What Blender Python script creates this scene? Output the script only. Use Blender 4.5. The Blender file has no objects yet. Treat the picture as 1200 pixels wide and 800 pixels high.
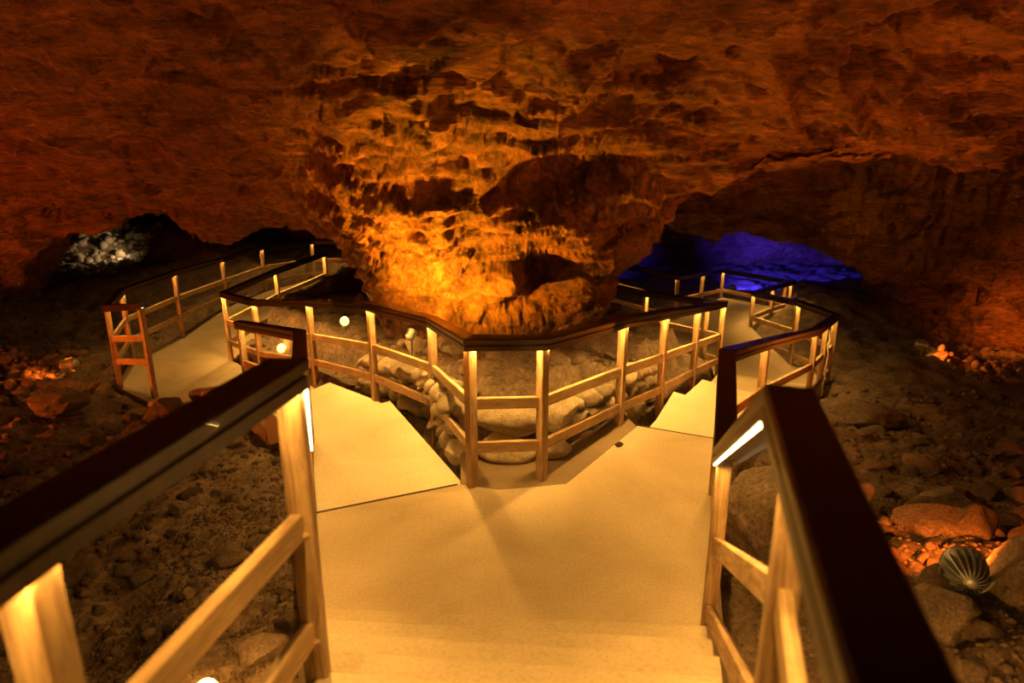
import bpy, bmesh, math, random
import numpy as np
from mathutils import Vector, Matrix, noise

# ------------------------------------------------------------------ camera, world, exposure
S = bpy.context.scene
COL = S.collection
cam_d = bpy.data.cameras.new('camera'); cam = bpy.data.objects.new('camera', cam_d); COL.objects.link(cam)
cam_d.sensor_width = 36; cam_d.lens = 24; cam_d.clip_start = .05; cam_d.clip_end = 200
cam.location = (0, 0, 2.47); cam.rotation_euler = (math.radians(90 - 17), 0, 0)
cam_d.dof.use_dof = True; cam_d.dof.focus_distance = 6.0; cam_d.dof.aperture_fstop = 1.8
S.camera = cam
w = bpy.data.worlds.new('cave_dark'); S.world = w; w.use_nodes = True
w.node_tree.nodes['Background'].inputs[0].default_value = (.5, .12, .02, 1)
w.node_tree.nodes['Background'].inputs[1].default_value = .004
S.view_settings.view_transform = 'Standard'; S.view_settings.look = 'None'
S.view_settings.gamma = 1; S.view_settings.exposure = 0.0
S.view_settings.use_curve_mapping = False

STRIP_COL = (1.0, .51, .095)
STRIP_W = 13.5           # watts per metre of LED strip below the handrails
AMBER = (1.0, .22, .012)
RED = (1.0, .13, .01)

def lamp_data(kind, energy, color, **k):
    d = bpy.data.lights.new('light', kind); d.energy = energy; d.color = color
    for a, v in k.items(): setattr(d, a, v)
    return d
def aim(o, p, target):
    o.location = p
    o.rotation_euler = (Vector(target) - Vector(p)).to_track_quat('-Z', 'Y').to_euler()
def spot(name, p, target, energy, color, size=90, blend=.6, r=.05):
    d = lamp_data('SPOT', energy, color, spot_size=math.radians(size), spot_blend=blend, shadow_soft_size=r)
    o = bpy.data.objects.new(name, d); COL.objects.link(o); aim(o, p, target); return o

# amber floods standing low beside the paths, aimed at pillar and roof, some added to light the roof
FLOODS = [
    # pos, target, watts, colour, cone
    ((-1.05, 6.74, .56), (-.40, 8.1, 1.8), 930, (1, .37, .010), 130, .04),  # foot of the pillar
    ((-1.45, 2.6, .15), (-1.6, 5.6, 3.0), 360, AMBER, 88, .06),            # beside the left steps
    ((2.42, 3.25, .5), (4.2, 6.4, 3.4), 260, AMBER, 76, .06),              # ribbed lamp by the right blocks
    ((1.85, 2.15, .3), (2.0, 5.2, 3.5), 300, AMBER, 80, .06),              # added out of frame beside the right steps to light the roof
    ((-7.8, 6.4, -.45), (-5.2, 8.6, 1.9), 680, (1, .17, .01), 125, .05),              # added on the far left slope to rake the left roof
    ((6.4, 7.6, -.55), (2.6, 7.6, 3.0), 640, (1, .19, .01), 80, .05),      # added on the right slope to rake the roof relief
    ((7.6, 9.6, -.6), (8.6, 12, .9), 60, AMBER, 130, .05),                  # below the right wall
]
for i, (p, t, e, c, a, r) in enumerate(FLOODS):
    spot('flood_light', p, t, e, c, a, .7, r)
# blue floods on the back wall beyond the right arch
spot('blue_light', (5.3, 16.2, -1.0), (8.2, 18.6, .1), 2600, (.04, .025, 1), 105, .8)
spot('blue_light', (1.0, 15.9, -.8), (1.9, 18.6, -.7), 1500, (.03, .02, 1), 52, .8)

# ------------------------------------------------------------------ materials
def mat(name, rough=.8, spec=.3):
    m = bpy.data.materials.new(name); m.use_nodes = True
    b = m.node_tree.nodes['Principled BSDF']
    b.inputs['Roughness'].default_value = rough; b.inputs['Specular IOR Level'].default_value = spec
    return m, m.node_tree, b
def N(nt, t, **k):
    n = nt.nodes.new(t)
    for a, v in k.items():
        if a in n.inputs: n.inputs[a].default_value = v
        else: setattr(n, a, v)
    return n
def coords(nt, scale=(1, 1, 1), kind='Object', rot=(0, 0, 0)):
    tc = N(nt, 'ShaderNodeTexCoord'); mp = N(nt, 'ShaderNodeMapping')
    mp.inputs['Scale'].default_value = scale; mp.inputs['Rotation'].default_value = rot
    nt.links.new(tc.outputs[kind], mp.inputs['Vector']); return mp.outputs[0]
def ramp(nt, fac, stops):
    r = N(nt, 'ShaderNodeValToRGB'); e = r.color_ramp.elements
    while len(e) < len(stops): e.new(.5)
    for x, (p, c) in zip(e, stops): x.position = p; x.color = (*c, 1)
    nt.links.new(fac, r.inputs[0]); return r.outputs[0]
def noise_tex(nt, vec, scale, detail=6, rough=.6, dist=0):
    n = N(nt, 'ShaderNodeTexNoise'); n.inputs['Scale'].default_value = scale; n.inputs['Detail'].default_value = detail
    n.inputs['Roughness'].default_value = rough; n.inputs['Distortion'].default_value = dist
    nt.links.new(vec, n.inputs['Vector']); return n.outputs[0]
def bump(nt, b, h, strength, dist, prev=None):
    n = N(nt, 'ShaderNodeBump'); n.inputs['Strength'].default_value = strength; n.inputs['Distance'].default_value = dist
    nt.links.new(h, n.inputs['Height'])
    if prev: nt.links.new(prev, n.inputs['Normal'])
    nt.links.new(n.outputs[0], b.inputs['Normal']); return n.outputs[0]

def rock_mat(name, dark, mid, light, scale=1.0, strata=(1, 1, 1), rough=.75, bumps=(.9, .05)):
    m, nt, b = mat(name, rough, .35)
    v = coords(nt, strata)
    n1 = noise_tex(nt, v, 1.3 * scale, 10, .65, .6); n2 = noise_tex(nt, v, 9 * scale, 8, .7, .3)
    c = ramp(nt, n1, [(.3, dark), (.5, mid), (.72, light)])
    c2 = ramp(nt, n2, [(.35, tuple(x * .45 for x in mid)), (.65, (1, 1, 1))])
    oi = N(nt, 'ShaderNodeObjectInfo'); tone = ramp(nt, oi.outputs['Random'], [(0, (.62, .58, .55)), (1, (1.1, 1.08, 1.05))])
    m0 = N(nt, 'ShaderNodeMixRGB', blend_type='MULTIPLY'); m0.inputs[0].default_value = 1
    nt.links.new(c, m0.inputs[1]); nt.links.new(tone, m0.inputs[2]); c = m0.outputs[0]
    mx = N(nt, 'ShaderNodeMixRGB', blend_type='MULTIPLY'); mx.inputs[0].default_value = .75
    nt.links.new(c, mx.inputs[1]); nt.links.new(c2, mx.inputs[2]); nt.links.new(mx.outputs[0], b.inputs['Base Color'])
    p = bump(nt, b, n2, bumps[0], bumps[1])
    bump(nt, b, noise_tex(nt, v, 40 * scale, 4, .7), .6, .012, p)
    return m
M = {}
def roof_mat(name, st):
    m, nt, b = mat(name, .45, .5)
    v = coords(nt, st, 'Object', (0, .12, 0)); v0 = coords(nt)
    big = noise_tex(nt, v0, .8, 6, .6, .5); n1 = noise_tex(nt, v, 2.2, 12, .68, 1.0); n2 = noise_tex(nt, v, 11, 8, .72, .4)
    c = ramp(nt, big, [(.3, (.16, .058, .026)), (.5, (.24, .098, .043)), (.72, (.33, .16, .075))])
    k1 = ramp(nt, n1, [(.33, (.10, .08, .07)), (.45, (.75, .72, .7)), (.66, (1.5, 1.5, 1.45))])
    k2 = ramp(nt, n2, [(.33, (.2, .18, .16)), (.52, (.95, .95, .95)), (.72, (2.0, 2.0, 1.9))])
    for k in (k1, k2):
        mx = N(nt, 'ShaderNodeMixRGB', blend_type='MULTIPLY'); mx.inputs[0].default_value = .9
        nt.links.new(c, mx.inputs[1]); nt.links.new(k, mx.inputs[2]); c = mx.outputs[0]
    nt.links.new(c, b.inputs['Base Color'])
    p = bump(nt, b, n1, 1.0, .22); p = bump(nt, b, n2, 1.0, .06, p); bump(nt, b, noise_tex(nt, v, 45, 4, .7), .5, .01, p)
    return m
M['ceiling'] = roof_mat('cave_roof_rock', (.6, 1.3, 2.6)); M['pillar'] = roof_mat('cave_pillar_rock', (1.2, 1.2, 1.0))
M['ground'] = rock_mat('cave_ground', (.17, .12, .08), (.31, .22, .14), (.46, .35, .23), 2.2, (1, 1, 1), .85, (.7, .03))
M['rock'] = rock_mat('loose_rock', (.24, .16, .11), (.4, .29, .2), (.56, .43, .31), 1.6)
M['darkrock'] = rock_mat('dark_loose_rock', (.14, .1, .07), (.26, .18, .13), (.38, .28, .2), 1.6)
M['palestone'] = rock_mat('pale_wall_stone', (.48, .38, .26), (.66, .55, .4), (.8, .7, .52), 1.5, bumps=(.7, .025))

def concrete(name, base, dark):
    m, nt, b = mat(name, .85, .2); v = coords(nt)
    n1 = noise_tex(nt, v, 1.1, 8, .6, .4); n2 = noise_tex(nt, v, 60, 3, .6)
    c = ramp(nt, n1, [(.3, dark), (.62, base)]); c2 = ramp(nt, n2, [(.3, (.72, .7, .66)), (.55, (1, 1, 1))])
    mx = N(nt, 'ShaderNodeMixRGB', blend_type='MULTIPLY'); mx.inputs[0].default_value = .6
    nt.links.new(c, mx.inputs[1]); nt.links.new(c2, mx.inputs[2]); nt.links.new(mx.outputs[0], b.inputs['Base Color'])
    p = bump(nt, b, n2, .35, .006); bump(nt, b, noise_tex(nt, v, 5, 5, .6), .4, .02, p); return m
M['concrete'] = concrete('worn_concrete', (.64, .52, .36), (.46, .36, .23))
M['concrete_pale'] = concrete('pale_concrete', (.82, .73, .55), (.68, .59, .42))
M['dirt'] = concrete('trodden_dirt', (.27, .2, .13), (.17, .12, .075))
M['joint'] = concrete('dark_joint', (.1, .07, .045), (.06, .04, .03))
M['concrete_dusty'] = concrete('dusty_concrete', (.5, .41, .29), (.38, .3, .2))

def wood(name, dark, light, rough, spec, coat=0):
    m, nt, b = mat(name, rough, spec)
    g = noise_tex(nt, coords(nt, (14, 14, 1.2)), 3.0, 6, .65, 1.2)
    blot = noise_tex(nt, coords(nt, (1, 1, 1)), 3.5, 4, .6)
    c = ramp(nt, g, [(.32, dark), (.62, light)]); c2 = ramp(nt, blot, [(.35, (.6, .55, .5)), (.6, (1, 1, 1))])
    mx = N(nt, 'ShaderNodeMixRGB', blend_type='MULTIPLY'); mx.inputs[0].default_value = .7
    nt.links.new(c, mx.inputs[1]); nt.links.new(c2, mx.inputs[2]); nt.links.new(mx.outputs[0], b.inputs['Base Color'])
    bump(nt, b, g, .25, .004); b.inputs['Coat Weight'].default_value = coat; return m
M['post'] = wood('post_wood', (.24, .14, .07), (.56, .38, .21), .6, .35)
M['rail'] = wood('rail_wood', (.30, .18, .09), (.62, .43, .24), .6, .35)
M['cap'] = wood('varnished_handrail', (.022, .009, .005), (.05, .02, .01), .4, .4, .15)

def plain(name, c, rough=.5, metal=0, emit=None, es=0):
    m, nt, b = mat(name, rough, .4); b.inputs['Base Color'].default_value = (*c, 1); b.inputs['Metallic'].default_value = metal
    n = noise_tex(nt, coords(nt), 30, 3, .6); r = ramp(nt, n, [(.3, tuple(x * .75 for x in c)), (.7, c)])
    nt.links.new(r, b.inputs['Base Color'])
    if emit: b.inputs['Emission Color'].default_value = (*emit, 1); b.inputs['Emission Strength'].default_value = es
    return m
M['led'] = plain('led_strip', (.8, .7, .5), .4, 0, (1, .72, .3), 9)
M['bulb'] = plain('bulb_glow', (.9, .8, .6), .4, 0, (1, .60, .10), 5)
M['lens_amber'] = plain('lens_amber', (.9, .7, .4), .3, 0, (1, .42, .07), 16)
M['lens_white'] = plain('lens_white', (.9, .9, .8), .3, 0, (1, .8, .5), 14)
M['lens_blue'] = plain('lens_blue', (.3, .3, .9), .3, 0, (.05, .04, 1), 6)
M['metal'] = plain('lamp_metal', (.42, .42, .38), .45, .6)
M['cable'] = plain('cable_rubber', (.75, .68, .55), .5)
M['steel'] = plain('screw_steel', (.5, .45, .4), .4, .8)

# ------------------------------------------------------------------ helpers
def link(name, me, m=None, parent=None, loc=None):
    o = bpy.data.objects.new(name, me); COL.objects.link(o)
    if m and me is not None and not me.materials: me.materials.append(m)
    if parent: o.parent = parent
    if loc is not None: o.location = loc
    return o
def tag(o, label=None, cat=None, group=None, kind=None):
    for k, v in (('label', label), ('category', cat), ('group', group), ('kind', kind)):
        if v: o[k] = v
    return o
def empty(name, loc=(0, 0, 0), **k):
    o = bpy.data.objects.new(name, None); COL.objects.link(o); o.location = loc; o.empty_display_size = .1
    return tag(o, **k)
def pydata(name, v, f, smooth=False):
    me = bpy.data.meshes.new(name); me.from_pydata([tuple(x) for x in v], [], f); me.update()
    if smooth: me.polygons.foreach_set('use_smooth', [True] * len(me.polygons))
    return me
def from_bm(name, bm, smooth=False):
    me = bpy.data.meshes.new(name); bm.to_mesh(me); bm.free()
    if smooth: me.polygons.foreach_set('use_smooth', [True] * len(me.polygons))
    return me
def grid_mesh(name, P, closed_u=False, flip=False):
    R, Cc = P.shape[:2]
    idx = np.arange(R * Cc).reshape(R, Cc); nx = np.roll(idx, -1, 1)
    if closed_u: a, b = idx, nx
    else: a, b = idx[:, :-1], nx[:, :-1]
    q = np.stack([a[:-1], b[:-1], b[1:], a[1:]], -1).reshape(-1, 4)
    if flip: q = q[:, ::-1]
    me = bpy.data.meshes.new(name)
    me.vertices.add(R * Cc); me.vertices.foreach_set('co', P.reshape(-1).astype(np.float32))
    me.loops.add(q.size); me.loops.foreach_set('vertex_index', q.reshape(-1).astype(np.int32))
    me.polygons.add(len(q)); me.polygons.foreach_set('loop_start', np.arange(0, q.size, 4, dtype=np.int32))
    me.polygons.foreach_set('use_smooth', [True] * len(q))
    me.update(calc_edges=True); me.validate(); return me
def prism(poly, z, th, rnd=0):
    bm = bmesh.new(); vs = [bm.verts.new((x, y, z)) for x, y in poly]
    f = bm.faces.new(vs)
    if f.normal.z < 0: f.normal_flip()
    bm.normal_update()
    r = bmesh.ops.extrude_face_region(bm, geom=[f]); ev = [v for v in r['geom'] if isinstance(v, bmesh.types.BMVert)]
    for v in ev: v.co.z -= th
    bmesh.ops.recalc_face_normals(bm, faces=bm.faces)
    if rnd:
        es = [e for e in bm.edges if all(abs(v.co.z - z) < 1e-5 for v in e.verts)]
        bmesh.ops.bevel(bm, geom=es, offset=rnd, segments=2, affect='EDGES', profile=.5)
    return bm
def obox(a, b, wd, ht, bev=.004, name='box'):
    """box of width wd and height ht running from a to b (top centre line through a, b)"""
    a = Vector(a); b = Vector(b); d = (b - a); L = d.length; d.normalize()
    s = d.cross(Vector((0, 0, 1))).normalized() if abs(d.z) < .999 else Vector((1, 0, 0)); u = s.cross(d)
    bm = bmesh.new(); bmesh.ops.create_cube(bm, size=1)
    for v in bm.verts: v.co = Vector((v.co.x * wd, v.co.y * ht - ht / 2, v.co.z * L))
    if bev: bmesh.ops.bevel(bm, geom=bm.edges[:], offset=bev, segments=1, affect='EDGES')
    me = from_bm(name, bm)
    mtx = Matrix((s, u, -d)).transposed().to_4x4(); mtx.translation = (a + b) / 2
    return me, mtx
def tube(pts, r, n=8, name='tube'):
    V = []; F = []
    pts = [Vector(p) for p in pts]
    for i, p in enumerate(pts):
        d = (pts[min(i + 1, len(pts) - 1)] - pts[max(i - 1, 0)]).normalized()
        s = d.cross(Vector((.3, .2, 1))).normalized(); u = s.cross(d)
        for k in range(n):
            t = 2 * math.pi * k / n; V.append(p + (s * math.cos(t) + u * math.sin(t)) * r)
    for i in range(len(pts) - 1):
        for k in range(n):
            a = i * n + k; b = i * n + (k + 1) % n; F.append((a, b, b + n, a + n))
    F.append(tuple(range(n))); F.append(tuple(range(len(V) - 1, len(V) - n - 1, -1)))
    return pydata(name, V, F, True)
def lathe(prof, n=20, name='lathe', smooth=True):
    V = []; F = []
    for r, z in prof:
        for k in range(n):
            t = 2 * math.pi * k / n; V.append((r * math.cos(t), r * math.sin(t), z))
    for i in range(len(prof) - 1):
        for k in range(n):
            a = i * n + k; b = i * n + (k + 1) % n; F.append((a, b, b + n, a + n))
    F.append(tuple(range(n - 1, -1, -1))); F.append(tuple(range(len(V) - n, len(V))))
    return pydata(name, V, F, smooth)
def inside(poly, x, y):
    c = np.zeros_like(x, bool); n = len(poly)
    for i in range(n):
        x1, y1 = poly[i]; x2, y2 = poly[(i + 1) % n]
        if y1 == y2: continue
        c ^= ((y1 > y) != (y2 > y)) & (x < (x2 - x1) * (y - y1) / (y2 - y1) + x1)
    return c
def edge_dist(poly, x, y):
    d = np.full(x.shape, 1e9); n = len(poly)
    for i in range(n):
        x1, y1 = poly[i]; x2, y2 = poly[(i + 1) % n]; dx = x2 - x1; dy = y2 - y1
        t = np.clip(((x - x1) * dx + (y - y1) * dy) / (dx * dx + dy * dy + 1e-9), 0, 1)
        d = np.minimum(d, np.hypot(x - x1 - t * dx, y - y1 - t * dy))
    return d
def sstep(a, b, x): t = np.clip((x - a) / (b - a), 0, 1); return t * t * (3 - 2 * t)
def fbm(P, scale, octv=5, H=.9, off=0.0, ridged=False, stretch=(1, 1, 1)):
    out = np.empty(len(P))
    for i, p in enumerate(P):
        v = Vector((p[0] * scale * stretch[0] + off, p[1] * scale * stretch[1] - off, p[2] * scale * stretch[2] + 2 * off))
        out[i] = noise.ridged_multi_fractal(v, H, 2.1, octv, .9, 1.8) - 1.0 if ridged else noise.fractal(v, H, 2.1, octv)
    return out

# ------------------------------------------------------------------ walkway surfaces
SLABS = [  # name, polygon, z, thickness, material
    ('landing', [(-1.02, 2.9), (-1.33, 4.1), (-.38, 4.5), (-.1, 4.42), (.22, 4.47), (.4, 4.51), (1.11, 5.55), (1.75, 5.27), (1.45, 4.4), (1.05, 2.74)], 0, .5, 'concrete'),
    ('dirt_strip', [(-.38, 4.5), (-.1, 4.42), (.22, 4.47), (.4, 4.51), (1.11, 5.55), (1.02, 5.95), (.35, 5.02), (-.42, 5.08)], -.015, .4, 'dirt'),
    ('paving_slab', [(-1.33, 4.1), (-.38, 4.5), (-.4, 4.79), (-1.24, 6.46), (-1.86, 5.9), (-1.6, 4.95)], -.13, .4, 'concrete_pale'),
    ('paving_slab', [(-1.86, 5.85), (-1.24, 6.4), (-1.42, 6.85), (-2.12, 7.45), (-2.6, 6.62)], -.3, .4, 'concrete_pale'),
    ('paving_slab', [(-2.6, 6.6), (-2.1, 7.4), (-2.7, 8.15), (-3.3, 7.5)], -.5, .4, 'concrete'),
    ('paving_slab', [(-3.3, 7.45), (-2.7, 8.1), (-3.25, 8.8), (-4.0, 8.2)], -.72, .4, 'concrete'),
    ('paving_slab', [(-4.0, 8.1), (-3.25, 8.75), (-3.6, 9.3), (-4.4, 8.75)], -.9, .4, 'concrete'),
    ('left_platform', [(-5.75, 9.3), (-5.0, 8.72), (-4.5, 8.68), (-4.15, 8.85), (-3.5, 9.1), (-3.85, 9.75), (-4.52, 10.5), (-4.3, 12.3), (-3.95, 14.4), (-2.2, 15.2),
                       (0, 15.4), (0, 16.9), (-5, 17.1), (-6.1, 15), (-6.1, 11.8), (-6.12, 10.3)], -1.06, .4, 'concrete_dusty'),
    ('paving_slab', [(1.11, 5.52), (1.75, 5.25), (2.32, 6.1), (1.7, 6.72), (1.36, 5.97)], -.13, .4, 'concrete_pale'),
    ('paving_slab', [(1.66, 6.66), (2.3, 6.05), (2.85, 6.95), (2.24, 7.55)], -.3, .4, 'concrete_pale'),
    ('paving_slab', [(2.2, 7.5), (2.82, 6.9), (3.35, 7.6), (2.65, 8.3)], -.5, .4, 'concrete'),
    ('paving_slab', [(2.62, 8.25), (3.33, 7.55), (3.8, 8.15), (2.86, 8.9)], -.7, .4, 'concrete'),
    ('paving_slab', [(2.84, 8.85), (3.78, 8.1), (4.25, 8.85), (2.86, 9.5)], -.88, .4, 'concrete'),
    ('right_platform', [(2.86, 9.45), (4.25, 8.8), (4.75, 9.7), (4.5, 10.4), (4.55, 12.5), (5.3, 13.5), (5.7, 13.9), (4.7, 14.95), (4.0, 14.0), (3.2, 13.0), (2.0, 14.0),
                        (0, 15.4), (0, 14.0), (1.5, 12.1), (2.2, 11.0)], -1.06, .4, 'concrete_dusty'),
]
for i in range(5):   # steps climbing towards the camera
    y1 = 2.86 - .29 * i
    x0 = -1.0 + .1 * i; x1 = 1.03 - .11 * i
    SLABS.append(('step', [(x0, y1 + .06 - .29 if i < 4 else -2.0), (x0 - .02, y1 + .06), (x1 + .02, y1 - .08), (x1, y1 - .08 - .29 if i < 4 else -2.0)], .17 * (i + 1), .5 + .17 * i, 'concrete'))
walk = empty('floor', kind='structure')
for nm, poly, z, th, mm in SLABS:
    o = link(nm, from_bm(nm, prism(poly, z, th, .012)), M[mm], walk)

def joint(a, b, w_, z):
    me, mt = obox((a[0], a[1], z), (b[0], b[1], z), w_, .02, 0, 'joint'); o = link('joint', me, M['joint'], walk); o.matrix_world = mt
joint((-1.33, 4.1), (-.4, 4.49), .016, .003); joint((1.11, 5.54), (1.75, 5.26), .012, .003)
V = [(-.52, 4.0, .014)] ; F = []
for k in range(28):
    t = 2 * math.pi * k / 28; q = 1 + .16 * math.sin(3 * t + 1) + .08 * math.sin(7 * t)
    V.append((-.52 + .24 * q * math.cos(t), 4.0 + .18 * q * math.sin(t), .010)); 
for k in range(28):
    t = 2 * math.pi * k / 28; q = 1 + .16 * math.sin(3 * t + 1) + .08 * math.sin(7 * t)
    V.append((-.52 + .33 * q * math.cos(t), 4.0 + .26 * q * math.sin(t), .0005))
for k in range(28):
    n_ = (k + 1) % 28; F += [(0, 1 + k, 1 + n_), (1 + k, 29 + k, 29 + n_, 1 + n_)]
link('mortar_patch', pydata('mortar_patch', V, F, True), M['concrete'], walk)

# ------------------------------------------------------------------ ground heightfield
RAIL_A = [(-3.96, 14.30, -.02), (-4.32, 12.30, 0), (-4.55, 10.50, -.01), (-3.79, 9.75, .04), (-2.57, 8.40, .37), (-1.48, 6.90, .70), (-.72, 5.90, .81), (-.29, 4.47, 1.05),
          (.22, 4.60, 1.01), (.95, 5.60, .89), (1.51, 6.50, .72), (2.19, 7.80, .44), (2.79, 8.75, .27), (2.79, 9.50, .10), (2.19, 10.9, -.09), (1.53, 12.0, -.16)]
ISLAND = [(x, y) for x, y, z in RAIL_A] + [(0, 13.6), (-2.2, 14.6)]
INNER = [(-4.0, 10.4), (-2.6, 8.8), (-1.35, 7.2), (-.62, 5.95), (-.36, 5.1), (.3, 5.05), (1.0, 6.1), (1.45, 7.0), (2.4, 8.9), (2.3, 9.5), (1.6, 10.9), (0, 12.8), (-3.6, 13.8)]
CTRL = [  # x, y, z of the rough ground
    (-1.3, 1, .5), (-1.3, 2.5, -.1), (-1.6, 3.6, -.3), (-2.2, 4.6, -.42), (-2.4, 5.8, -.5), (-3.4, 6.6, -.7), (-4.2, 7.4, -1.0), (-5.2, 8.2, -1.12), (-2.8, 3.2, -.45), (-4.5, 4, -.55),
    (-4, 5.5, -.75), (-6, 6.5, -.9), (-7, 9, -.95), (-7, 12, -1.0), (-8.5, 14.5, -.35), (-8, 17, .3), (-10, 17, .5), (-11, 12, .1), (-12, 8, .5), (-10, 5, -.1), (-6, 1, -.2),
    (-6.5, 14, -.9), (-6, 17.5, -.7), (-3, 18, -.9), (0, 17.8, -1.0), (-3.6, 12, -1.1), (0, 14.8, -1.2), (3, 11.5, -1.2), (3.5, 16, -1.4), (2.5, 14.5, -1.3), (1, 16, -1.25),
    (1.4, 1, .5), (1.35, 2.5, -.05), (1.7, 4, -.12), (2.2, 5.2, -.3), (2.9, 6.3, -.45), (3.7, 7.6, -.75), (4.6, 8.9, -1.05), (2.4, 2.6, .15), (3, 3.3, .1), (3.2, 4.6, -.3), (4.6, 5.2, -.35),
    (5, 7, -.75), (6.6, 9, -1.05), (6.8, 10.6, -1.0), (8.5, 10.6, -.85), (9.5, 8, -.5), (5.6, 11, -1.2), (6, 12.3, -1.1), (6.4, 14.6, -.75), (8, 14.8, -.7), (5.4, 15.2, -1.2), (7, 17, -1.4), (4.6, 17.5, -1.5),
    (6, 3, .4), (8, 4, .4), (10, 6, .3), (5, 0, .6), (2, 20, -1.5), (-2, 20, -.8),
]
GX = np.linspace(-13, 12, 340); GY = np.linspace(-3, 21, 340)
X, Y = np.meshgrid(GX, GY)
num = np.zeros_like(X); den = np.zeros_like(X)
for cx, cy, cz in CTRL:
    d2 = (X - cx) ** 2 + (Y - cy) ** 2 + .08; wgt = 1 / d2 ** 1.7; num += wgt * cz; den += wgt
G = num / den
di = np.where(inside(INNER, X, Y), edge_dist(INNER, X, Y), 0)
isl = inside(ISLAND, X, Y)
front = sstep(9.0, 6.6, Y)
ztop = -.1 + .28 * front + .3 * sstep(6.9, 5.6, Y)
G = np.where(isl, np.minimum(0, -.12 * (Y - 4.5)).clip(-1.05, 0) - .06, G)
G = np.where(isl, G + (ztop - G) * sstep(.0, .22, di), G)
G = G + .08 * sstep(.3, 1.0, di) * front
flat = np.zeros_like(X, bool)
Pn = np.stack([X, Y, X * 0], -1).reshape(-1, 3)
n1 = fbm(Pn, .9, 6, .7).reshape(X.shape); n2 = fbm(Pn, 3.2, 5, .55, 7.1).reshape(X.shape)
amp = np.where(isl & (di <= 0), .25, 1)
G += (n1 * .10 + n2 * .07) * amp
for nm, poly, z, th, mm in SLABS:
    m_ = inside(poly, X, Y) | (edge_dist(poly, X, Y) < .09)
    G = np.where(m_, np.minimum(G, z - .07), G)
ground = link('floor', grid_mesh('cave_ground', np.stack([X, Y, G], -1)), M['ground']); tag(ground, kind='structure')
def gz(x, y):
    i = (x - GX[0]) / (GX[1] - GX[0]); j = (y - GY[0]) / (GY[1] - GY[0]); a = int(i); b = int(j); fx = i - a; fy = j - b
    a = max(0, min(a, 338)); b = max(0, min(b, 338))
    return float(G[b, a] * (1 - fx) * (1 - fy) + G[b, a + 1] * fx * (1 - fy) + G[b + 1, a] * (1 - fx) * fy + G[b + 1, a + 1] * fx * fy)
SLABD = np.full(X.shape, 9.0)
for nm, poly, z, th, mm in SLABS:
    SLABD = np.minimum(SLABD, np.where(inside(poly, X, Y), 0, edge_dist(poly, X, Y)))
ISLM = inside(ISLAND, X, Y); INM = inside(INNER, X, Y)
def cell(x, y): return (max(0, min(339, int(round((y - GY[0]) / (GY[1] - GY[0]))))), max(0, min(339, int(round((x - GX[0]) / (GX[1] - GX[0]))))))
def walk_z(x, y):
    xs = np.array([x]); ys = np.array([y]); r = None
    for nm, poly, z, th, mm in SLABS:
        if inside(poly, xs, ys)[0] or edge_dist(poly, xs, ys)[0] < .12: r = z if r is None else max(r, z)
    return r

# ------------------------------------------------------------------ cave roof and rock pillar: rings around the pillar axis
PX, PY, RB = -.3, 9.3, 1.42
NA = 760
radii = [RB]
while radii[-1] < 17.5:
    r = radii[-1]; radii.append(r + (.011 if r < RB + .6 else .024 if r < RB + .9 else min(.024 + (r - RB - .9) * .008, .14)))
radii = np.array(radii)
u_ = np.linspace(0, 1, NA, endpoint=False)
phi = -np.pi / 2 + 2 * np.pi * u_ - .62 * np.sin(2 * np.pi * u_)      # rings are denser on the side facing the paths
down = np.linspace(-1.9, -.31, 44)
r_all = np.concatenate([np.full(44, RB), radii])
Rg, Ph = np.meshgrid(r_all, phi, indexing='ij')
CX = PX + Rg * np.cos(Ph); CY = PY + Rg * np.sin(Ph)
def roof(x, y):
    left = np.interp(y, [-9, 0, 5, 6.5, 8, 9.4, 10.5, 12, 14, 17, 19, 20.5, 28], [4.2, 3.9, 3.65, 3.4, 2.8, 1.95, 1.12, 1.3, 1.35, .9, .1, -1.6, -3])
    right = np.interp(y, [-9, 0, 5, 6.8, 7.7, 8.3, 8.6, 9.0, 9.7, 10.3, 11.1, 12, 14, 17, 19, 20.5, 28], [4.2, 3.9, 3.6, 3.2, 2.6, 2.0, 2.0, 2.5, 2.3, 1.6, 1.06, 1.3, 1.3, .9, .1, -1.8, -3])
    k = sstep(-.2, .7, x); z = left * (1 - k) + right * k
    # right wall coming down beyond the arch
    drop = np.interp(x, [1.2, 2.9, 4.6, 5.6, 6.6, 7.2, 7.9, 9.2, 14], [0, 0, .22, .5, 1.2, 1.9, 2.7, 3.2, 5])
    z -= drop * sstep(9.3, 11.0, y) * sstep(16.5, 13, y)
    z -= np.interp(x, [6.5, 8, 10, 12, 14], [0, .25, 1.3, 3.0, 6])
    z -= np.interp(-x, [5.6, 7, 8.2, 9.5], [0, .35, 1.3, 1.4]) * sstep(8.5, 10.2, y) * sstep(13.5, 11.5, y)
    z -= np.interp(-x, [9, 11, 13, 16], [0, .8, 3.0, 7])
    z -= sstep(-2, -8, y) * 4
    return z
zc = roof(CX, CY)
e = np.exp(-(np.clip(Rg - RB, 0, None) / .62) ** 1.05)
CZ = zc * (1 - e) + (-.3) * e
CZ[:44] = down[:, None]
P = np.stack([CX, CY, CZ], -1)
def normals(P):
    du = np.roll(P, -1, 1) - np.roll(P, 1, 1); dv = np.gradient(P, axis=0)
    n = np.cross(du, dv); return n / (np.linalg.norm(n, axis=-1, keepdims=True) + 1e-9)
nrm = normals(P)      # sign fixed so that it points into the cave
if nrm[260, 0, 2] > 0: nrm = -nrm
F3 = P.reshape(-1, 3)
a = fbm(F3, .42, 3, .9, 3.3).reshape(Rg.shape)
b_ = fbm(F3, .85, 7, .75, 11.7, True, (.55, 1.0, 2.2)).reshape(Rg.shape)
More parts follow.
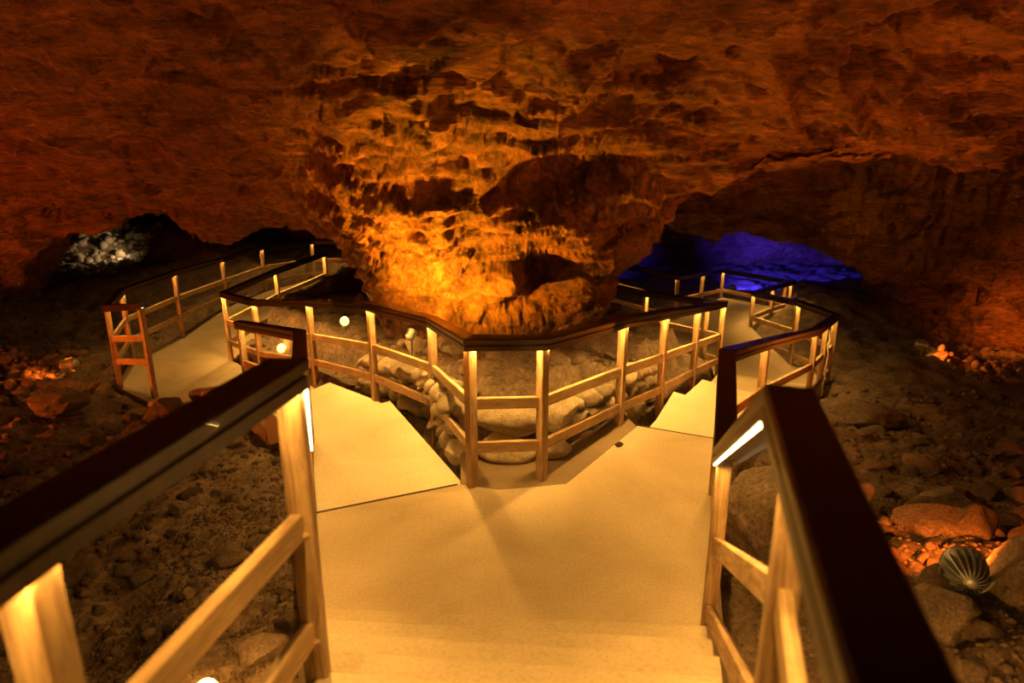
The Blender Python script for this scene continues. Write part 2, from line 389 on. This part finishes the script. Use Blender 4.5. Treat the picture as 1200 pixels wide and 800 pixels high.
c_ = fbm(F3, 2.6, 5, .5, 21.3, True, (.5, 1.1, 2.4)).reshape(Rg.shape)
def blocks(P, scale, off, stretch):
    o = np.empty(len(P)); cr = np.empty(len(P))
    for i, p in enumerate(P):
        v = Vector((p[0] * scale * stretch[0] + off, p[1] * scale * stretch[1], p[2] * scale * stretch[2] - off))
        q1 = v * 1.3; v += Vector((noise.noise(q1), noise.noise(q1 + Vector((17.3, 5.1, 9.7))), noise.noise(q1 + Vector((3.9, 31.7, 13.1))))) * .35
        d, q = noise.voronoi(v); c = q[0]; k = c.x * 12.9898 + c.y * 78.233 + c.z * 37.719; h = math.sin(k) * 43758.5453; h -= math.floor(h)
        h2 = math.sin(k * 1.7) * 9631.13; h2 -= math.floor(h2)
        o[i] = h - .5 + (v - c).dot(Vector((h2 - .5, h - .5, .5 - h2))) * 1.6; cr[i] = d[1] - d[0]
    return o, cr
d1, k1 = blocks(F3, 1.25, 2.2, (.6, 1.0, 2.0)); d2, k2 = blocks(F3, 3.6, 8.8, (.55, 1.0, 2.0))
d1 = d1.reshape(Rg.shape); k1 = k1.reshape(Rg.shape); d2 = d2.reshape(Rg.shape)
fade = sstep(0, .8, Rg - RB + .25); ff = .5 + .5 * fade
b2_ = fbm(F3, .95, 7, .75, 31.7, True, (1.2, 1.2, .8)).reshape(Rg.shape); c2_ = fbm(F3, 3.4, 5, .5, 41.3, True, (1.1, 1.1, .8)).reshape(Rg.shape)
b_ = b_ * fade + b2_ * 1.3 * (1 - fade); c_ = c_ * fade + c2_ * 1.2 * (1 - fade)
disp = a * .25 * fade + b_ * .16 * ff + c_ * .06 + d1 * .13 * ff + d2 * .06 - .07 * np.exp(-(k1 / .05) ** 2) * ff
def blob(p, s, amt):
    d = np.linalg.norm((P - np.array(p)) / np.array(s), axis=-1); return amt * np.exp(-d ** 2)
neck = 1 - .25 * np.exp(-((Rg - RB - .7) / .9) ** 2); disp *= neck
disp += blob((.02, 7.45, .80), (.20, .4, .16), .50)        # jutting lump whose shadow falls to the right
disp -= blob((.42, 7.5, .78), (.34, .45, .40), .48)        # hollow right of it
disp -= blob((.62, 7.3, 1.95), (.70, .5, .26), .55)        # dark niche under the roof ledge
disp += blob((-.75, 7.5, 1.3), (.18, .5, .8), .16)
# flowstone ribs on the roof
for (x0, y0, x1, y1) in ((2.45, 6.85, 3.0, 7.65), (2.95, 6.85, 3.9, 7.85), (3.75, 7.2, 4.3, 7.8)):
    t = np.clip(((CX - x0) * (x1 - x0) + (CY - y0) * (y1 - y0)) / ((x1 - x0) ** 2 + (y1 - y0) ** 2), 0, 1)
    d = np.hypot(CX - x0 - t * (x1 - x0), CY - y0 - t * (y1 - y0)); disp += .22 * np.exp(-(d / (.05 + .05 * (1 - t))) ** 2) * (1 - .3 * t)
P2 = P + nrm * disp[..., None]
cut = int(np.searchsorted(r_all[44:], RB + 1.0)) + 44
pil = link('rock_pillar', grid_mesh('rock_pillar', P2[:cut + 1], True), M['pillar']); tag(pil, kind='structure')
roof_o = link('ceiling', grid_mesh('cave_roof', P2[cut:], True), M['ceiling']); tag(roof_o, kind='structure')

# ------------------------------------------------------------------ railings
PW = .068
PROF = [(l * .95, z) for l, z in [(-.050, 0), (.050, 0), (.0575, -.008), (.0575, -.034), (.046, -.042), (.046, -.048), (.054, -.054), (.054, -.088), (.047, -.088), (.047, -.064),
        (-.047, -.064), (-.047, -.088), (-.054, -.088), (-.054, -.054), (-.046, -.048), (-.046, -.042), (-.0575, -.034), (-.0575, -.008)]]
def miters(pts):
    out = []
    for i, p in enumerate(pts):
        a = Vector(pts[i][:2]) - Vector(pts[i - 1][:2]) if i else Vector(pts[1][:2]) - Vector(pts[0][:2])
        b = Vector(pts[i + 1][:2]) - Vector(pts[i][:2]) if i < len(pts) - 1 else a
        a.normalize(); b.normalize(); ra = Vector((a.y, -a.x)); rb = Vector((b.y, -b.x)); m = (ra + rb)
        if m.length < .2: m = ra
        m.normalize(); out.append(m / max(.45, m.dot(ra)))
    return out
def sweep(pts, prof, name):
    ms = miters(pts); n = len(prof); V = []; F = []
    for p, m in zip(pts, ms):
        for l, z in prof: V.append((p[0] + m.x * l, p[1] + m.y * l, p[2] + z))
    for i in range(len(pts) - 1):
        for k in range(n):
            a = i * n + k; b = i * n + (k + 1) % n; F.append((a, a + n, b + n, b))
    F.append(tuple(range(n))); F.append(tuple(range(len(V) - 1, len(V) - n - 1, -1)))
    return pydata(name, V, F)
def strip_light(parent, a, b, ma, mb, side, watts=None, drop=.0):
    a = Vector(a); b = Vector(b); d = b - a; L = d.length; dn = d.normalized()
    r = Vector((dn.y, -dn.x, 0)).normalized() * side
    a2 = a + dn * .012 + Vector((ma.x, ma.y, 0)) * side * .043 + Vector((0, 0, .020 - drop)); b2 = b - dn * .012 + Vector((mb.x, mb.y, 0)) * side * .043 + Vector((0, 0, .020 - drop))
    me, mt = obox(a2, b2, .01, .008, 0, 'led_strip'); o = link('led_strip', me, M['led'], parent); o.matrix_world = mt
    ld = lamp_data('AREA', (watts or STRIP_W) * L, STRIP_COL, shape='RECTANGLE', size=L - .04, size_y=.008)
    lo = bpy.data.objects.new('strip_glow', ld); COL.objects.link(lo)
    z = (r * .05 + Vector((0, 0, -1))).normalized(); x = dn; y = (-z).cross(x).normalized(); z = -(x.cross(y))
    mt = Matrix((x, y, -z)).transposed().to_4x4(); mt.translation = (a2 + b2) / 2 + Vector((0, 0, -.016)); lo.matrix_world = mt
    lo.parent = parent
def railing(name, label, pts, side, bots, skip=(), noled=(), mid=(.36, .70), nopost=(), rw=.036, rh=.085, group=None, ledmul=1, move={}):
    """pts: (x, y, z under handrail); bots: z of post feet"""
    root = empty(name, label=label, cat='railing', group=group)
    hp = [(x, y, z + .088) for x, y, z in pts]
    orig = pts; pts = [(*move[i], p[2]) if i in move else p for i, p in enumerate(pts)]
    # run the handrail a little past the end posts
    def ex(a, b): v = (Vector(a) - Vector(b)).normalized() * .07; return tuple(Vector(a) + v)
    hp[0] = ex(hp[0], hp[1]); hp[-1] = ex(hp[-1], hp[-2])
    link('handrail', sweep(hp, PROF, 'handrail'), M['cap'], root)
    for i, ((x, y, z), zb) in enumerate(zip(pts, bots)):
        if i in nopost: continue
        a = pts[max(i - 1, 0)]; b = pts[min(i + 1, len(pts) - 1)]
        ang = math.atan2(b[1] - a[1], b[0] - a[0])
        bm = bmesh.new(); bmesh.ops.create_cube(bm, size=1); h = z + .009 - zb
        for v in bm.verts: v.co = Vector((v.co.x * PW, v.co.y * PW, v.co.z * h + h / 2))
        bmesh.ops.bevel(bm, geom=bm.edges[:], offset=.005, segments=1, affect='EDGES')
        o = link('post', from_bm('post', bm), M['post'], root, (x, y, zb)); o.rotation_euler.z = ang
    ms = miters(orig)
    for i in range(len(pts) - 1):
        if i in skip: continue
        a = Vector(pts[i]); b = Vector(pts[i + 1])
        for k in mid:
            me, mt = obox(a - Vector((0, 0, k)), b - Vector((0, 0, k)), rw, rh, .004, 'rail'); o = link('rail', me, M['rail'], root); o.matrix_world = mt
        if i not in noled: strip_light(root, orig[i], orig[i + 1], ms[i], ms[i + 1], side, STRIP_W * ledmul, .02 if (i, name) in EXPOSED else 0)
    return root
EXPOSED = {(2, 'stair_railing')}
def foot(x, y, dz=.05):
    w_ = walk_z(x, y); g = gz(x, y); return min(w_, g) - dz if w_ is not None else g - dz
A = railing('island_railing', 'long wooden railing bending around the rock pillar and its stone bed', RAIL_A, 1,
            [foot(x, y) for x, y, z in RAIL_A], ledmul=1.5)
RAIL_C = [(-4.99, 8.90, .20), (-5.69, 9.30, .07), (-6.03, 10.3, .08), (-5.93, 11.8, .07), (-6.01, 14.0, -.09), (-5.72, 15.5, -.09), (-5.0, 17.0, -.19), (-2.5, 17.3, -.2)]
C_ = railing('overlook_railing', 'wooden railing with taped corner post on the far left platform', RAIL_C, 1,
             [-1.1] + [foot(x, y) for x, y, z in RAIL_C[1:]], ledmul=.35)
RAIL_E = [(-.86, .30, 1.83), (-.765, .92, 1.82), (-.61, 1.75, 1.80), (-.98, 2.90, 1.05), (-1.78, 5.50, .80), (-3.02, 7.30, .39)]
E_ = railing('stair_railing', 'wooden railing left of the steps, dark handrail out of focus in front', RAIL_E, 1,
             [.6, .7, .72, -.2, -.55, -.85], mid=(.37, .74), ledmul=.72)
RAIL_F = [(.85, .40, 1.87), (.375, .50, 1.87), (.615, 1.42, 1.845), (.98, 2.85, 1.0), (1.44, 4.35, 1.0), (2.34, 6.0, .57), (3.85, 8.30, .02), (4.31, 9.0, -.07), (4.71, 9.6, -.13), (4.44, 10.3, -.1), (4.53, 12.5, -.46), (5.28, 13.5, -.56), (5.81, 13.9, -.54)]
F_ = railing('stair_railing', 'wooden railing right of the steps, running on along the right path', RAIL_F, -1,
             [.7, .75, .65, -.1, -.15, -.5, -.95, -1.15, -1.2, -1.15, -1.2, -1.25, -1.25], mid=(.38, .76), ledmul=.72, move={2: (.64, 1.37)})
RAIL_H = [(2.02, 14.0, -.13), (3.21, 13.0, -.26), (3.98, 14.0, -.38), (4.70, 15.0, -.51), (5.75, 14.05, -.56)]
H_ = railing('back_railing', 'wooden railing of the far right path before the blue glow', RAIL_H, 1, [foot(x, y) for x, y, z in RAIL_H], ledmul=.3)

# ------------------------------------------------------------------ stones
random.seed(5)
def rock_mesh(seed, sub=2, sq=(1, 1, 1), cuts=7, rough=.12, smooth=False):
    rnd = random.Random(seed); bm = bmesh.new(); bmesh.ops.create_icosphere(bm, subdivisions=sub, radius=1)
    pl = []
    for _ in range(cuts):
        n = Vector((rnd.gauss(0, 1), rnd.gauss(0, 1), rnd.gauss(0, 1))).normalized(); pl.append((n, rnd.uniform(.55, .85)))
    for v in bm.verts:
        for n, d in pl:
            k = v.co.dot(n) - d
            if k > 0: v.co -= n * k
        v.co *= 1 + rough * noise.noise(v.co * 1.7 + Vector((seed, 0, 0))) + rough * .5 * noise.noise(v.co * 4 + Vector((0, seed, 0)))
        v.co = Vector((v.co.x * sq[0], v.co.y * sq[1], v.co.z * sq[2]))
    return from_bm('stone', bm, smooth)
def proto(kind, mt, n, sub, **k):
    L = []
    for i in range(n):
        me = rock_mesh(i * 7 + hash_(kind), sub, **k); me.materials.append(mt); L.append(me)
    return L
def hash_(s): return sum(ord(c) for c in s) % 97
PALE = proto('pale', M['palestone'], 8, 3, cuts=11, rough=.10, smooth=True)
ROCK = proto('rock', M['rock'], 8, 3, sq=(1, .85, .7), cuts=14, rough=.08)
DARK = proto('dark', M['darkrock'], 8, 3, sq=(1, .85, .7), cuts=14, rough=.08)
FLATR = proto('flat', M['rock'], 5, 3, sq=(1, .7, .3), cuts=14, rough=.07)
BIG = proto('big', M['rock'], 3, 4, cuts=15, rough=.16)

wall = empty('stone_bed_wall', (0, 5, 0), label='low dry wall of pale rounded stones behind the corner of the central railing', cat='stone wall')
def wstone(x, y, z, sx, sy, sz, i, rz=0):
    o = link('stone', PALE[i % len(PALE)], None, wall); o.location = (x, y - 5, z); o.scale = (sx / 2 * 1.12, sy / 2 * 1.15, sz / 2 * 1.12); o.rotation_euler = (random.uniform(-.2, .2), random.uniform(-.15, .15), rz)
WL = [(-1.85, 7.75), (-1.3, 7.1), (-.66, 6.0), (-.40, 5.15), (.30, 5.06), (1.05, 6.15), (1.5, 7.05)]
def along(t):
    seg = [math.dist(WL[i], WL[i + 1]) for i in range(len(WL) - 1)]
    for i, s in enumerate(seg):
        if t <= s or i == len(seg) - 1:
            f = t / s; return (WL[i][0] + (WL[i + 1][0] - WL[i][0]) * f, WL[i][1] + (WL[i + 1][1] - WL[i][1]) * f, math.atan2(WL[i + 1][1] - WL[i][1], WL[i + 1][0] - WL[i][0]))
        t -= s
total = sum(math.dist(WL[i], WL[i + 1]) for i in range(len(WL) - 1))
wstone(-.03, 4.98, .34, .52, .34, .30, 0, .05); wstone(.36, 5.14, .30, .36, .34, .42, 3, .9); wstone(-.05, 4.97, .07, .50, .3, .24, 2); wstone(.30, 5.0, .04, .34, .28, .2, 5, .6)
i = 10
for row, (z, smin, smax) in enumerate(((.03, .2, .32), (.22, .15, .27), (.38, .14, .28))):
    t = .1 + row * .07
    while t < total:
        s = random.uniform(smin, smax); x, y, a = along(t + s / 2)
        base = min(0, -.11 * (y - 4.6)); k = 1 - .35 * sstep(6, 7.8, np.array(y))
        if not (abs(x + .03) < .28 and y < 5.2) and not (math.dist((x, y), (.36, 5.14)) < .2):
            wstone(x + random.uniform(-.03, .03) + .0, y + random.uniform(-.03, .03), base + z * float(k) + random.uniform(-.02, .02), s * 1.05, .3, random.uniform(.17, .24), i, a)
        t += s * .93; i += 1

# big boulders and blocks with labels of their own
def boulder(loc, sc, i, label, rz=0, mesh=None, name='boulder', cat='boulder'):
    o = link(name, (mesh or BIG)[i % len(mesh or BIG)], None, None, loc); o.scale = sc; o.rotation_euler.z = rz
    return tag(o, label, cat)
boulder((1.68, 3.75, .1), (.36, .52, .50), 0, 'tall grey boulder standing behind the posts of the right stair railing', .4)
boulder((3.95, 7.35, -.72), (.62, .5, .32), 1, 'broad low boulder below the bend of the right railing', -.3)
boulder((2.66, 3.0, .27), (.24, .2, .28), 2, 'squarish brown block to the right of the ribbed lamp', .3)
boulder((2.12, 2.85, .16), (.24, .2, .19), 0, 'rough pale block just in front of the ribbed lamp', 1.2)
boulder((1.05, 7.5, .1), (.35, .3, .28), 1, 'brown boulder at the right end of the stone bed wall', .5)
boulder((-4.5, 8.2, -1.0), (.3, .25, .22), 2, 'reddish boulder below the edge of the left platform', .2)
boulder((-5.9, 8.3, -.9), (.36, .28, .22), 1, 'smooth brown boulder in front of the far left floodlight', .2)
boulder((-3.85, 8.5, -.9), (.5, .26, .2), 0, 'dark rock forming the near rim of the left platform', .1)

# loose rubble, single rocks
AVOID = [(p, z) for _, p, z, _, _ in SLABS]
def free(x, y, m=.1):
    return SLABD[cell(x, y)] > m
def scatter(n, xr, yr, sr, meshes, label, group, name='rock', keep=None, cat='rock'):
    k = 0; tries = 0; made = []
    while k < n and tries < n * 30:
        tries += 1; x = random.uniform(*xr); y = random.uniform(*yr)
        s = sr[0] + (sr[1] - sr[0]) * random.random() ** 2.2
        if keep and not keep(x, y): continue
        if not free(x, y, s + .06): continue
        o = link(name, random.choice(meshes)); o.location = (x, y, gz(x, y) + s * .18); o.scale = [s * random.uniform(.85, 1.2) for _ in 'xyz']
        o.rotation_euler = (random.uniform(-.4, .4), random.uniform(-.4, .4), random.uniform(0, 6.28)); tag(o, label, cat, group); k += 1; made.append((o, s))
    # say which one: size within the group, then its place within the patch
    ss = sorted(q[1] for q in made); ys = sorted(q[0].location.y for q in made); xs = sorted(q[0].location.x for q in made)
    third = lambda v, L, w3: w3[min(2, 3 * L.index(v) // len(L))]
    for o, s in made:
        o['label'] = '%s %s, %s %s part' % (third(s, ss, ('small', 'mid-sized', 'large')), label, third(o.location.y, ys, ('near', 'middle', 'far')), third(o.location.x, xs, ('left', 'central', 'right')))
    big = max(made, key=lambda q: q[1])[0]; big['label'] = 'largest ' + label
def heap(n, xr, yr, sr, meshes, label, keep=None, m=.05):
    """rubble too small to pick apart, joined into one object"""
    V = []; F = []; nv = 0
    data = []
    for me in meshes[:4]:
        co = np.empty(len(me.vertices) * 3); me.vertices.foreach_get('co', co); data.append((co.reshape(-1, 3), np.array([p.vertices[:] for p in me.polygons])))
    for _ in range(n):
        x = random.uniform(*xr); y = random.uniform(*yr)
        if keep and not keep(x, y) or not free(x, y, m): continue
        s = sr[0] + (sr[1] - sr[0]) * random.random() ** 2; co, fc = random.choice(data); t = random.uniform(0, 6.28); c, d = math.cos(t), math.sin(t)
        q = co * s * np.array([random.uniform(.8, 1.2) for _ in 'xyz']); q = np.stack([q[:, 0] * c - q[:, 1] * d + x, q[:, 0] * d + q[:, 1] * c + y, q[:, 2] + gz(x, y) + s * .15], -1)
        V.append(q); F.append(fc + nv); nv += len(q)
    V = np.concatenate(V); F = np.concatenate(F)
    me = bpy.data.meshes.new('rubble'); me.from_pydata(V.tolist(), [], F.tolist()); me.update(); me.polygons.foreach_set('use_smooth', [True] * len(F))
    return tag(link('rubble', me, meshes[0].materials[0]), label, 'rubble', None, 'stuff')
LOW = []
for k in range(4):
    me = rock_mesh(900 + k, 1, (1, .85, .7), 7, .16); me.materials.append(M['rock']); LOW.append(me)
LOWD = []
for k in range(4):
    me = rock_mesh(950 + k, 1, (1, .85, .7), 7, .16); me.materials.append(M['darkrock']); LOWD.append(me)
LOWP = []
for k in range(4):
    me = rock_mesh(990 + k, 1, (1, .85, .8), 7, .16); me.materials.append(M['palestone']); LOWP.append(me)
# rocks that the photograph singles out
def single(x, y, s, label, meshes=ROCK, k=0, rz=0, flat=1):
    s *= 1.25; o = link('rock', meshes[k % len(meshes)]); o.location = (x, y, gz(x, y) + s * .38 * flat); o.scale = (s * 1.1, s, s * flat); o.rotation_euler = (.1, -.15, rz); tag(o, label, 'rock')
single(-1.93, 4.02, .125, 'angular brown rock, topmost of three near the left rail', k=1)
single(-1.62, 3.92, .085, 'small rounded rock right beside the angular brown one on the left slope', k=2)
single(-1.77, 4.2, .09, 'flat-topped rock just behind the angular brown one on the left slope', k=3)
single(-1.37, 3.98, .12, 'upright rough rock close to the near left railing post', k=4, rz=1)
single(-1.33, 2.95, .12, 'large rock above the orange glow at the foot of the left railing', k=5)
single(-1.27, 3.3, .08, 'reddish rock between the two lower rails of the near left bay', k=6)
single(-3.45, 5.9, .17, 'lone reddish rock below the dark left handrail, near the overlook post', k=7)
single(2.35, 4.35, .22, 'long flat slab on the right slope beside the dark handrail', FLATR, 0, .3)
single(3.35, 4.65, .2, 'thick pale slab at the right edge of the slope, highest of its row', FLATR, 1, -.3, 1.6)
single(3.0, 4.3, .18, 'rounded orange slab in the middle of the right slope', FLATR, 2, .2, 1.5)
single(3.1, 4.0, .17, 'bright orange rounded rock at the right picture edge', ROCK, 3, .8)
single(2.85, 4.05, .26, 'long thin tilted slab on the orange lit slope', FLATR, 3, -.25, .8)
single(1.95, 4.35, .17, 'squat pale block just right of the stair handrail bend', ROCK, 5, .8)
single(2.3, 3.05, .14, 'pale rock at the foot of the rough pale block, lower right', ROCK, 2, .4)
scatter(62, (-4.2, -1.2), (2.4, 6.8), (.05, .13), DARK + ROCK[:3], 'loose brown rock on the slope left of the steps', 'rubble left of the steps', keep=lambda x, y: x < -1.1 - .33 * (y - 2.4))
scatter(26, (-7, -3.9), (6, 8.6), (.09, .2), DARK, 'dark rock in the shade before the left overlook', 'rubble in the far left hollow')
scatter(60, (1.6, 5.5), (2.8, 7.0), (.06, .15), ROCK + DARK[:3], 'loose rock on the reddish slope right of the railing', 'rubble right of the railing', keep=lambda x, y: x > 1.55 + .62 * (y - 4))
scatter(32, (2.0, 5.5), (3.6, 6.8), (.08, .2), FLATR, 'flat rock slab on the reddish right slope', 'flat rocks on the right slope', keep=lambda x, y: x > 1.9 + .6 * (y - 4))
scatter(34, (2.0, 3.4), (2.3, 3.3), (.05, .12), ROCK, 'brown rock heaped around the ribbed lamp', 'rock heap at the lower right', keep=lambda x, y: math.dist((x, y), (2.6, 3.35)) > .25)
scatter(22, (-2.3, -.4), (5.6, 7.6), (.06, .13), PALE, 'stone on the raised bed left of the pillar foot', 'stones on the raised bed, left', keep=lambda x, y: INM[cell(x, y)])
scatter(26, (-.3, 1.3), (5.4, 7.4), (.08, .2), FLATR, 'flat stone lying on the raised bed before the pillar', 'flat stones on the raised bed', keep=lambda x, y: INM[cell(x, y)])
heap(420, (-9.2, -6.7), (8.4, 10.4), (.04, .13), LOW, 'heap of small rocks glowing orange in front of the far left floodlight')
heap(420, (6.85, 10), (9.4, 11.0), (.04, .13), LOW, 'bank of small rocks glowing orange beside the far right floodlight')
heap(300, (-11, -8.45), (14.2, 16.6), (.05, .17), LOWP, 'pale rubble lit white in the distant left recess')
heap(700, (-4.8, -1.1), (2.2, 8), (.025, .07), LOWD, 'small stones strewn over the slope left of the steps')
heap(500, (-9, -3.6), (5.5, 12), (.03, .1), LOWD, 'small dark stones strewn over the far left hollow')
heap(900, (1.3, 7), (2.2, 9), (.025, .08), LOW, 'small stones strewn over the slope right of the railing', lambda x, y: x > 1.2 + .55 * (y - 4))
heap(220, (-2.5, 2.4), (5.0, 8.8), (.02, .06), LOW, 'small stones on the ground inside the central railing', lambda x, y: ISLM[cell(x, y)])
# single pebbles on the paving
for (x, y, s, lab) in ((.88, 5.12, .045, 'single pebble lying on the edge of the paved landing'), ):
    o = link('pebble', ROCK[1]); o.location = (x, y, .02); o.scale = (s, s * .7, s * .8); tag(o, lab, 'pebble')

# gravel: uncountable
def gravel(name, regions, n, label, mt, size=(.006, .022)):
    V = []; F = []; base = [(1, 0, 0), (0, .9, 0), (-1, 0, .1), (0, -.9, 0), (.1, .1, .75), (.05, 0, -.6)]
    fs = [(0, 1, 4), (1, 2, 4), (2, 3, 4), (3, 0, 4), (1, 0, 5), (2, 1, 5), (3, 2, 5), (0, 3, 5)]
    for _ in range(n):
        (xr, yr) = random.choice(regions); x = random.uniform(*xr); y = random.uniform(*yr)
        if not free(x, y, -.02 if random.random() < .04 else .02): continue
        s = random.uniform(*size); a = random.uniform(0, 6.28); c, d = math.cos(a), math.sin(a); z = gz(x, y); k = len(V); q = random.uniform(.7, 1)
        for p in base:
            px, py, pz = p[0] * random.uniform(.75, 1.15), p[1] * q, p[2] * random.uniform(.7, 1.2)
            V.append((x + s * (px * c - py * d), y + s * (px * d + py * c), z + s * (pz + .2)))
        F += [tuple(q + k for q in f) for f in fs]
    return tag(link(name, pydata(name, V, F), mt), label, 'gravel', None, 'stuff')
gravel('gravel', [((-4.5, -1.0), (1.8, 7.8)), ((-2.5, -1), (2, 5))], 9000, 'grit and gravel covering the slope left of the steps', M['darkrock'])
gravel('gravel', [((1.1, 6.5), (1.8, 8.5)), ((1.1, 3.5), (2, 5))], 9000, 'grit and gravel covering the slope right of the steps', M['rock'])
gravel('gravel', [((-2.5, 2.2), (4.6, 8.5))], 5000, 'grit on the raised bed inside the central railing', M['rock'], (.006, .02))

# ------------------------------------------------------------------ lamps
def floodlamp(p, target, label, lens='lens_amber', r=.075, watts=60, color=AMBER, cone=95, ribs=True, light=True, finned=False):
    """cylinder floodlight with cooling ribs on a yoke and ground spike"""
    root = empty('floodlight', p, label=label, cat='lamp')
    q = (Vector(target) - Vector(p)).to_track_quat('Z', 'Y')
    h = link('housing', lathe(([(r * .18, -r * 1.25), (r * .3, -r * 1.2), (r * .45, -r * .6), (r * .6, r * .5)] if finned else [(r * .35, -r * 1.5), (r * .8, -r * 1.35), (r * .95, -r * .9), (r * .95, r * .5)]) + [ (r * 1.1, r * .6), (r * 1.1, r * .95), (r * .98, r * .95), (r * .95, r * .8)], 20, 'housing'), M['metal'], root)
    h.rotation_euler = q.to_euler()
    if finned:
        for k in range(18):
            t = 2 * math.pi * k / 18; bm = bmesh.new()
            pr = [(.2, -1.25), (.62, -1.0), (.9, -.5), (1.05, .1), (1.08, .55), (.55, .55), (.4, -.6)]
            v1 = [bm.verts.new((a_ * r, -.025 * r, z_ * r)) for a_, z_ in pr]; v2 = [bm.verts.new((a_ * r, .025 * r, z_ * r)) for a_, z_ in pr]
            bm.faces.new(v1); bm.faces.new(v2[::-1])
            for q_ in range(len(pr)): n_ = (q_ + 1) % len(pr); bm.faces.new((v1[n_], v1[q_], v2[q_], v2[n_]))
            bmesh.ops.rotate(bm, verts=bm.verts, matrix=Matrix.Rotation(t, 3, 'Z')); link('rib', from_bm('rib', bm), M['metal'], h)
    elif ribs:
        for k in range(14):
            t = 2 * math.pi * k / 14; bm = bmesh.new(); bmesh.ops.create_cube(bm, size=1)
            for v in bm.verts: v.co = Vector((v.co.x * r * .35 + r * .98, v.co.y * r * .09, v.co.z * r * 1.3 - r * .25))
            bmesh.ops.rotate(bm, verts=bm.verts, matrix=Matrix.Rotation(t, 3, 'Z')); link('rib', from_bm('rib', bm), M['metal'], h)
    link('lens', lathe([(r * .2, r * .9), (r * .9, r * .84), (r * .93, r * .8)][::-1], 20, 'lens'), M[lens], h)
    zt = gz(p[0], p[1]) - .1
    link('spike', tube([(0, 0, -r * .9), (0, 0, min(zt - p[2], -r * 1.5))], .012, 8, 'spike'), M['metal'], root)
    pts = [(r * 1.2 * math.cos(t), 0, -r * 1.2 * math.sin(t)) for t in [math.pi * k / 10 for k in range(11)]]
    y = link('bracket', tube(pts, .008, 6, 'bracket'), M['metal'], root); y.rotation_euler.z = q.to_euler().z
    if light:
        d = (Vector(target) - Vector(p)).normalized()
        s = spot('lamp_light', tuple(Vector(p) + d * r * 1.15), target, watts, color, cone, .6, .04)
        s.parent = root; s.matrix_parent_inverse = Matrix.Translation(Vector(p)).inverted()
    return root
floodlamp((-6.45, 9.4, -.76), (-7.6, 9.3, -.95), 'floodlight at the far left, lens facing the orange rubble', watts=45, color=(1, .17, .01), r=.085)
floodlamp((6.62, 10.5, -.8), (7.6, 10.1, -1.0), 'floodlight at the far right shining over orange rubble', watts=40, color=(1, .17, .01), r=.08)
floodlamp((-8.35, 15.2, .02), (-9.6, 15.3, -.1), 'small white floodlight in the distant left recess', 'lens_white', watts=30, color=(1, .72, .35), r=.08, ribs=False)
floodlamp((2.33, 3.0, .31), (3.5, 5.6, -.1), 'ribbed grey floodlight among the blocks at the lower right', r=.1, finned=True, watts=190, color=(1, .2, .015), cone=110)
floodlamp((-1.03, 6.70, .50), (-.6, 7.6, 1.3), 'floodlight behind the central railing aimed at the pillar', light=False, r=.045)
floodlamp((1.85, 2.07, .22), (2.0, 5, 3.5), 'added out-of-frame floodlight for the roof, beyond the right stair railing', light=False, r=.07)  # housing for the roof flood added beside the right steps
floodlamp((6.4, 7.5, -.6), (2.6, 7.6, 3), 'added floodlight raking the roof from the dark right slope', light=False, r=.05)  # housing for the added raking flood on the right
floodlamp((7.6, 9.5, -.66), (8.6, 12, .9), 'floodlight turned to the right cave wall', light=False, r=.05)
floodlamp((-7.8, 6.3, -.52), (-3.6, 7.6, 2.9), 'added floodlight raking the left roof from the far left slope', light=False, r=.06)  # housing for the added raking flood on the far left
floodlamp((5.3, 16.1, -1.1), (8.2, 18.6, .1), 'blue floodlight behind the bank at the right arch', 'lens_blue', light=False, r=.07)
floodlamp((1.2, 16.0, -.95), (2.4, 19.0, -.1), 'blue floodlight behind the pillar', 'lens_blue', light=False, r=.07)
def bulb(p, label, r=.045, watts=6, group=None):
    root = empty('bulb_lamp', p, label=label, cat='lamp', group=group)
    bm = bmesh.new(); bmesh.ops.create_uvsphere(bm, u_segments=16, v_segments=10, radius=r); link('bulb', from_bm('bulb', bm, True), M['bulb'], root)
    link('socket', lathe([(r * .5, -r * 1.9), (r * .6, -r * 1.0), (r * .5, -r * .8)], 12, 'socket'), M['metal'], root)
    g = gz(p[0], p[1]) - .05
    link('stem', tube([(0, 0, -r * 1.7), (0, 0, min(g - p[2], -r * 2))], .01, 6, 'stem'), M['metal'], root)
    d = lamp_data('POINT', watts, (1, .45, .08), shadow_soft_size=r); l = bpy.data.objects.new('bulb_light', d); COL.objects.link(l); l.parent = root; l.location = (0, 0, r * 1.3)
bulb((-2.25, 8.85, .05), 'round glowing bulb on the ground left of the pillar', .06)
bulb((-3.45, 9.75, -.62), 'round glowing bulb seen above the blurred left handrail', .07)
bulb((1.62, 1.85, .35), 'added out-of-frame bulb brightening the blocks at the lower right', .05, 45)  # added out of frame to brighten the blocks around the ribbed lamp
bulb((-1.40, 2.52, .02), 'amber lamp glowing at the foot of the near left railing', .06, 26)
bulb((-1.22, 7.0, -.12), 'tiny light at the foot of the bed left of the pillar', .018, 1.0)
bulb((1.50, 7.0, -.22), 'tiny light at the foot of the bed below the right handrail', .022, 1.5)

# cables on the taped posts
def cable(pts, label, r=.006):
    o = link('cable', tube(pts, r, 6, 'cable'), M['cable']); return tag(o, label, 'cable')
def wavy(x, y, z0, z1, r=.05, seed=0):
    rr = random.Random(seed); return [(x + rr.uniform(-.012, .012), y - r + rr.uniform(-.01, .01), z0 + (z1 - z0) * k / 14) for k in range(15)]
cable(wavy(-4.97, 8.88, .18, -1.0, .05, 1), 'thin pale cable running down the front post of the left overlook')
cable(wavy(-3.0, 7.27, .37, -.5, .05, 2), 'thin pale cable down the end post of the left stair railing')
cable(wavy(4.33, 8.97, -.1, -1.05, .06, 3), 'pale cable hanging at the bend of the right railing', .012)
